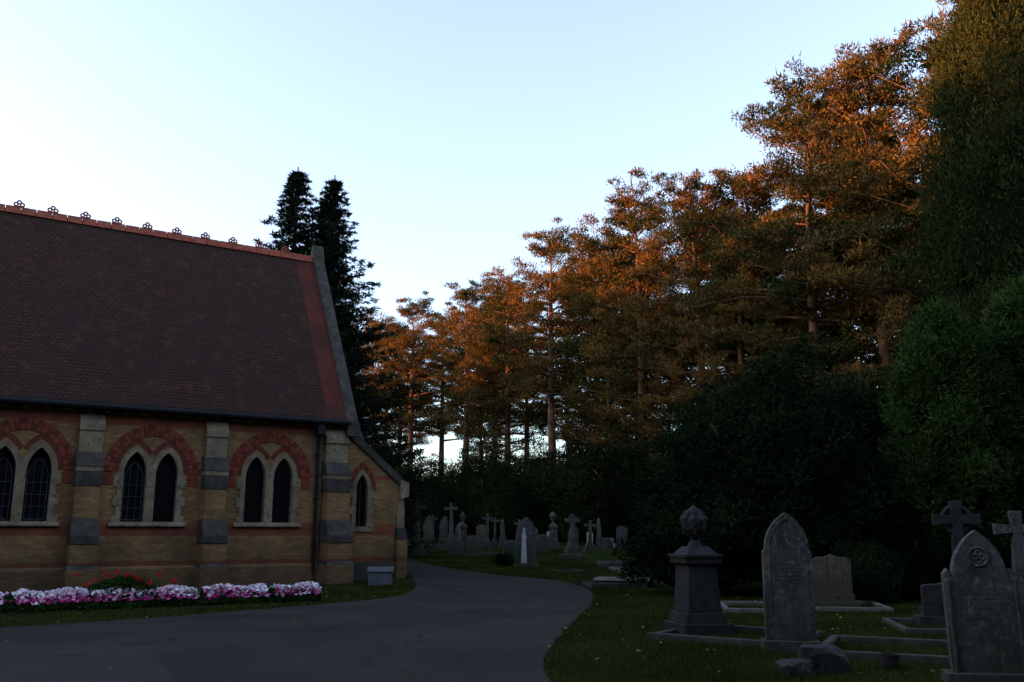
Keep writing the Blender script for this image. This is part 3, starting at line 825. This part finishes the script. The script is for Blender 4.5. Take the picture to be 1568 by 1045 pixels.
# ---------------------------------------------------------------- gravestones
def headstone(kind,x,y,w,h,mat,rot=0,name='gravestone',th=.13,insc=0,tilt=0):
    mb=MB(); a=w/2
    if kind=='gothic':
        mb.box(-a-.05,a+.05,-th-.06,th+.06,-.1,.16,mat)
        sh_=h-a*1.55
        pts=[(-a,.14),(-a,sh_-.02),(-a+.02,sh_)]+arch(a-.03,h-sh_,sh_,0,9)[0:]+[(a-.02,sh_),(a,sh_-.02),(a,.14)]
        mb.prism(pts,-th/2,th/2,mat)
        I=arch(a*.72,(h-sh_)*.80,sh_,0,9)
        O=arch(a*.80,(h-sh_)*.88,sh_,0,9)
        for i in range(18): mb.prism([I[i],I[i+1],O[i+1],O[i]],-th/2-.012,-th/2+.004,mat)
        for s_ in(-1,1): mb.box(s_*a*.76-.014,s_*a*.76+.014,-th/2-.012,-th/2+.004,.35,sh_,mat)
    elif kind=='shouldered':
        mb.box(-a-.07,a+.07,-th-.06,th+.06,-.1,.16,mat)
        s0=h-a*1.35
        pts=[(-a,.14),(-a*.98,s0+.05),(-a*.86,s0+.10),(-a*.80,s0)]+arch(a*.74,h-s0,s0,0,9)+[(a*.80,s0),(a*.86,s0+.10),(a*.98,s0+.05),(a,.14)]
        mb.prism(pts,-th/2,th/2,mat)
        for s_ in(-1,1): mb.tube([(s_*a*.9,-th/2-.02,.16),(s_*a*.9,-th/2-.02,s0)],[.025,.025],mat,8)
        mb.ring((0,-th/2-.005,h-a*.75),a*.26,.016,mat,16,6)
        for i in range(4):
            an=i*1.571; mb.ring((a*.11*math.cos(an),-th/2-.005,h-a*.75+a*.11*math.sin(an)),a*.07,.014,mat,10,5)
    elif kind=='round':
        mb.box(-a-.06,a+.06,-th-.04,th+.04,-.1,.12,mat)
        pts=[(-a,.1)]+[(-a*math.cos(t),h-a*.6+a*.6*math.sin(t)) for t in np.linspace(0,math.pi,15)]+[(a,.1)]
        mb.prism(pts,-th/2,th/2,mat)
    elif kind=='peak':
        mb.box(-a-.06,a+.06,-th-.04,th+.04,-.1,.14,mat)
        pts=[(-a,.12),(-a,h*.80),(-a*1.08,h*.82),(-a*.6,h*.88),(0,h),(a*.6,h*.88),(a*1.08,h*.82),(a,h*.80),(a,.12)]
        mb.prism(pts,-th/2,th/2,mat)
    elif kind in('cross','celtic'):
        bw=w*.5; bh=h*.30
        mb.box(-bw,bw,-bw*.8,bw*.8,-.1,bh*.35,mat); mb.box(-bw*.78,bw*.78,-bw*.62,bw*.62,bh*.35,bh*.65,mat)
        mb.box(-bw*.58,bw*.58,-bw*.45,bw*.45,bh*.65,bh,mat,.03,.03)
        s_=w*.13; cz=h-w*.42; 
        mb.prism([(-s_*1.35,bh),(-s_*.8,cz-s_*.7),(-a,cz-s_),(-a,cz+s_),(-s_*.8,cz+s_*.7),(-s_,h),(s_,h),(s_*.8,cz+s_*.7),(a,cz+s_),(a,cz-s_),(s_*.8,cz-s_*.7),(s_*1.35,bh)],-s_*.8,s_*.8,mat)
        if kind=='celtic':
            mb.ring((0,0,cz),w*.30,w*.05,mat,20,6); mb.ring((0,-s_*.7,cz),w*.07,w*.03,mat,10,5)
    elif kind=='obelisk':
        mb.box(-a,a,-a,a,-.1,h*.12,mat); mb.box(-a*.75,a*.75,-a*.75,a*.75,h*.12,h*.32,mat); mb.box(-a*.85,a*.85,-a*.85,a*.85,h*.32,h*.36,mat)
        mb.box(-a*.55,a*.55,-a*.55,a*.55,h*.36,h*.93,mat,a*.22,a*.22); mb.box(-a*.33,a*.33,-a*.33,a*.33,h*.93,h,mat,a*.32,a*.32)
    elif kind=='urn':
        mb.box(-a,a,-a,a,-.1,h*.09,mat); mb.box(-a*.84,a*.84,-a*.84,a*.84,h*.09,h*.17,mat,.02,.02)
        mb.box(-a*.68,a*.68,-a*.68,a*.68,h*.17,h*.54,mat,a*.10,a*.10)
        mb.box(-a*.74,a*.74,-a*.74,a*.74,h*.54,h*.585,mat); mb.box(-a*.80,a*.80,-a*.80,a*.80,h*.585,h*.61,mat)
        mb.box(-a*.66,a*.66,-a*.66,a*.66,h*.61,h*.67,mat,a*.26,a*.26)
        k=h; A_=a
        mb.lathe([(A_*.32,k*.66),(A_*.26,k*.69),(A_*.15,k*.72),(A_*.20,k*.74),(A_*.42,k*.80),(A_*.48,k*.86),(A_*.44,k*.90),(A_*.34,k*.92),(A_*.36,k*.935),(A_*.24,k*.96),(A_*.10,k*.98),(0.001,k)],mat,0,0,18)
        for i in range(9):
            an=i*.7; r0=A_*.42
            mb.tube([(r0*.6*math.cos(an),r0*.6*math.sin(an),k*.95),(r0*1.1*math.cos(an),r0*1.1*math.sin(an),k*.88),(r0*1.05*math.cos(an+.15),r0*1.05*math.sin(an+.15),k*(.76+.04*(i%3)))],[.03,.05,.025],mat,6)
    elif kind=='desk':
        mb.box(-a-.12,a+.12,-.26,.26,-.1,.18,mat); mb.box(-a-.03,a+.03,-.18,.18,.18,.34,mat)
        mb.prism([(-a,.34),(-a,h*.90),(-a*.8,h*.94),(-a*.35,h*.95),(0,h),(a*.35,h*.95),(a*.8,h*.94),(a,h*.90),(a,.34)],-.11,.11,mat)
    if insc:
        r2=random.Random(int(x*100)); z=h*.62
        for row in range(insc):
            L=a*(.5+.15*math.sin(row*2.1)); xx=-L
            while xx<L:
                q=r2.uniform(.02,.05); mb.box(xx,xx+q,-(th/2 if kind!='desk' else .11)-.003,-th/2+.01,z,z+.012,mat if r2.random()<.3 else M_dark); xx+=q+.018
            z-=.052
    return mb.obj(name,bevel=.010,loc=(x,y,gz(y)),rot=rot,tilt=tilt)
headstone('urn',3.0,15.3,.84,2.05,M_dark,.25,'urn_monument')
headstone('gothic',3.80,13.0,.66,1.87,M_grey,-.12,insc=7,tilt=.012)
headstone('desk',6.75,19.8,.76,1.15,M_warm,-.25,insc=9)
headstone('shouldered',5.03,10.1,.74,1.62,M_grey,-.2,insc=12,tilt=-.01)
headstone('peak',11.3,26,.80,1.8,M_warm,.1)
headstone('round',10.5,24.6,.72,1.38,M_grey,.1,tilt=.03)
headstone('peak',11.75,26.6,.45,1.5,M_white,.1)
headstone('celtic',8.62,18,.85,2.2,M_dark,-.2,'stone_cross')
headstone('cross',10.85,20,.9,2.05,M_grey,-.15,'stone_cross')
headstone('cross',9.7,24,.6,1.45,M_grey,0,'stone_cross')
headstone('urn',8.6,26,.5,1.25,M_grey,0,'urn_monument')
headstone('round',12.3,29,.6,1.2,M_grey,.2)
headstone('desk',7.6,16.5,.8,.75,M_dark,-.2)
mid=[('celtic',-4.6,45,.8,2.6,M_grey),('gothic',-4.75,53,.5,1.8,M_warm),('cross',-4.05,48,.5,1.9,M_grey),('gothic',-3.9,53,.5,1.75,M_grey),('cross',-3.4,52.5,.75,2.5,M_grey),
('urn',-2.8,53,.6,2.0,M_grey),('round',-1.85,44,.6,.97,M_warm),('round',-2.7,45.5,.7,.75,M_grey),('cross',-1.4,51.5,.6,1.9,M_grey),('cross',-1.0,53.5,.5,1.7,M_warm),('obelisk',-.5,53,.5,1.6,M_grey),
('gothic',.58,39,.85,1.9,M_grey),('urn',2.34,51.5,.7,2.05,M_grey),('celtic',3.0,46,.75,1.95,M_grey),('cross',4.0,48,.6,1.6,M_grey),('round',2.2,55,.36,.85,M_white),('round',4.5,54,.36,.85,M_white),
('round',6.0,51,.6,1.25,M_grey),('desk',5.4,53,.7,.55,M_white),('round',5.1,50,.6,.65,M_warm),('desk',5.5,39,.85,.62,M_warm),('round',8.7,50,.4,.75,M_white),
('gothic',-3.1,56,.6,1.4,M_grey),('round',-1.9,57,.6,1.2,M_warm),('cross',.4,57,.6,1.5,M_grey),('round',1.2,55,.6,1.1,M_grey),('gothic',3.4,52,.6,1.3,M_warm),('round',-5.2,58,.6,1.3,M_grey),('urn',-4.4,60,.6,1.7,M_grey),
('round',-.1,46,.6,.7,M_grey),('round',1.6,48,.7,.9,M_grey),('gothic',7.2,47,.6,1.2,M_grey),('obelisk',4.8,51,.5,1.7,M_grey),('cross',6.9,50,.5,1.4,M_grey)]
for i,(k,x,y,w,h,m) in enumerate(mid):
    nm={'celtic':'stone_cross','cross':'stone_cross','urn':'urn_monument','obelisk':'obelisk_monument'}.get(k,'gravestone')
    headstone(k,x,y,w,h,m,random.uniform(-.3,.3),nm,tilt=random.uniform(-.04,.04))
mb=MB(); mb.lathe([(.13,0),(.12,.4),(.09,.9),(.10,1.15),(.05,1.27),(.065,1.36),(.05,1.45),(.001,1.48)],M_white,0,0,12)
mb.obj('angel_statue',loc=(.50,38.7,gz(38.7)),smooth=True)
def kerb(x,y,w,l,rot,h=.14,t=.12,mat=M_kerb,fill=None,name='grave_kerb'):
    mb=MB()
    mb.box(-w/2,w/2,0,t,-.05,h,mat); mb.box(-w/2,w/2,l-t,l,-.05,h,mat)
    mb.box(-w/2,-w/2+t,t+.002,l-t-.002,-.05,h-.01,mat); mb.box(w/2-t,w/2,t+.002,l-t-.002,-.05,h-.01,mat)
    if fill: mb.box(-w/2+t,w/2-t,t,l-t,-.05,h-.04,fill)
    return mb.obj(name,bevel=.015,loc=(x,y,gz(y)),rot=rot)
kerb(2.9,13.9,2.1,1.9,-.62,.10)
kerb(4.9,12.0,2.2,2.0,-.45,.10)
kerb(3.3,27.6,2.0,1.0,.2,.14,.14,M_kerb,None)
kerb(4.9,19.0,1.2,2.1,-.15,.10,.1,M_kerb2)
kerb(7.0,19.3,1.5,2.1,-.2,.10,.10,M_kerb2)
kerb(6.9,15.0,1.3,2.0,-.2,.10)
kerb(5.9,28,1.2,2.0,.1,.1); kerb(.6,36.6,1.0,2.0,.05,.1); kerb(3.1,43.5,1,2,.1,.1); kerb(2.2,33.9,1.0,2.0,.2,.08)
kerb(4.4,33.5,1.1,2.0,.1,.16,.12,M_kerb2,M_dark); kerb(4.0,36.5,1.1,2.0,0,.2,.12,M_warm,M_grey); kerb(-1.0,44,1.0,1.9,.1,.18,.12,M_warm,M_grey); kerb(2.6,41.8,1.0,1.9,-.1,.2,.1,M_grey,M_grey)
mb=MB(); mb.box(-.8,.8,-.35,.35,0,.20,M_dark); mb.prismx([(-.4,.20),(.4,.20),(.3,.28),(-.3,.28)],-.85,.85,M_kerb2)
mb.obj('ledger_tomb',bevel=.015,loc=(3.35,28.1,0),rot=-.35)
mb=MB(); mb.box(-.36,.36,-.2,.2,0,.42,M_box); mb.prismx([(-.25,.42),(.22,.42),(.22,.56),(-.18,.50)],-.40,.40,M_box)
mb.obj('grit_bin',bevel=.012,loc=(-4.05,28.9,0),rot=.1)
def rock(x,y,sx,sy,sz,name='rough_stone',seed=0):
    bm=bmesh.new(); bmesh.ops.create_icosphere(bm,subdivisions=3,radius=1)
    r=random.Random(seed); ph=[r.random()*6 for _ in range(6)]
    for v in bm.verts:
        c=v.co; k=1+.18*math.sin(c.x*4+ph[0])*math.cos(c.y*5+ph[1])+.12*math.sin(c.z*7+ph[2]+c.x*3)+r.uniform(-.05,.05)
        v.co=Vector((max(-.8,min(.8,c.x*k))*sx,max(-.8,min(.8,c.y*k))*sy,max(-.3,min(.75,c.z*k))*sz))
    me=bpy.data.meshes.new(name); bm.to_mesh(me); bm.free(); me.materials.append(M_dark)
    ob=bpy.data.objects.new(name,me); COL.objects.link(ob); ob.location=(x,y,.0); return ob
rock(3.62,11.2,.34,.3,.40,seed=1); rock(3.25,11.0,.26,.25,.22,seed=2)
mb=MB(); mb.lathe([(.001,0),(.09,0),(.12,.16),(.13,.18),(.11,.18),(.10,.13),(.001,.12)],M_dark,0,0,14)
mb.obj('flower_pot',loc=(4.5,11.4,0),smooth=False)
rr=np.random.default_rng(8)
n=260; C=np.zeros((n,3))+rr.normal(size=(n,3))*.08; D=unit(rr.normal(size=(n,3))+np.array([0,0,1.0])); D[:,2]=np.abs(D[:,2])
o=np_obj('tussock_plant',[(leaves(rr,C,D,.5+.3*rr.random(n),np.full(n,.05)),L_shrub)]); o.location=(-.3,37.5,gz(37.5)+.05)

# ---------------------------------------------------------------- light
EL=8.0; sd=Vector((-1,-.10,0)).normalized()
az=math.atan2(sd.x,sd.y)
w=bpy.data.worlds.new('World'); S.world=w; w.use_nodes=True
nt=w.node_tree; bg=nt.nodes['Background']
sky=nt.nodes.new('ShaderNodeTexSky'); sky.sky_type='NISHITA'; sky.sun_disc=False
sky.sun_elevation=rad(EL); sky.sun_rotation=az; sky.air_density=1.0; sky.dust_density=1.8; sky.ozone_density=2.8
hs=nt.nodes.new('ShaderNodeHueSaturation'); hs.inputs['Saturation'].default_value=.70; hs.inputs['Hue'].default_value=.508
nt.links.new(sky.outputs[0],hs.inputs['Color'])
nt.links.new(hs.outputs[0],bg.inputs[0]); bg.inputs[1].default_value=.82
sun=bpy.data.lights.new('sun','SUN'); sun.energy=22; sun.angle=rad(.5); sun.color=(1,.33,.08)
so=bpy.data.objects.new('sun',sun); COL.objects.link(so)
toward=Vector((sd.x*math.cos(rad(EL)),sd.y*math.cos(rad(EL)),math.sin(rad(EL))))
so.rotation_euler=(-toward).to_track_quat('-Z','Y').to_euler()
cam=bpy.data.cameras.new('camera'); co=bpy.data.objects.new('camera',cam); COL.objects.link(co)
co.location=(0,0,1.6); co.rotation_euler=(rad(90+11.87),0,0); cam.lens=32; cam.sensor_width=36; cam.clip_end=3000
S.camera=co
S.view_settings.view_transform='Standard'; S.view_settings.look='None'; S.view_settings.exposure=0
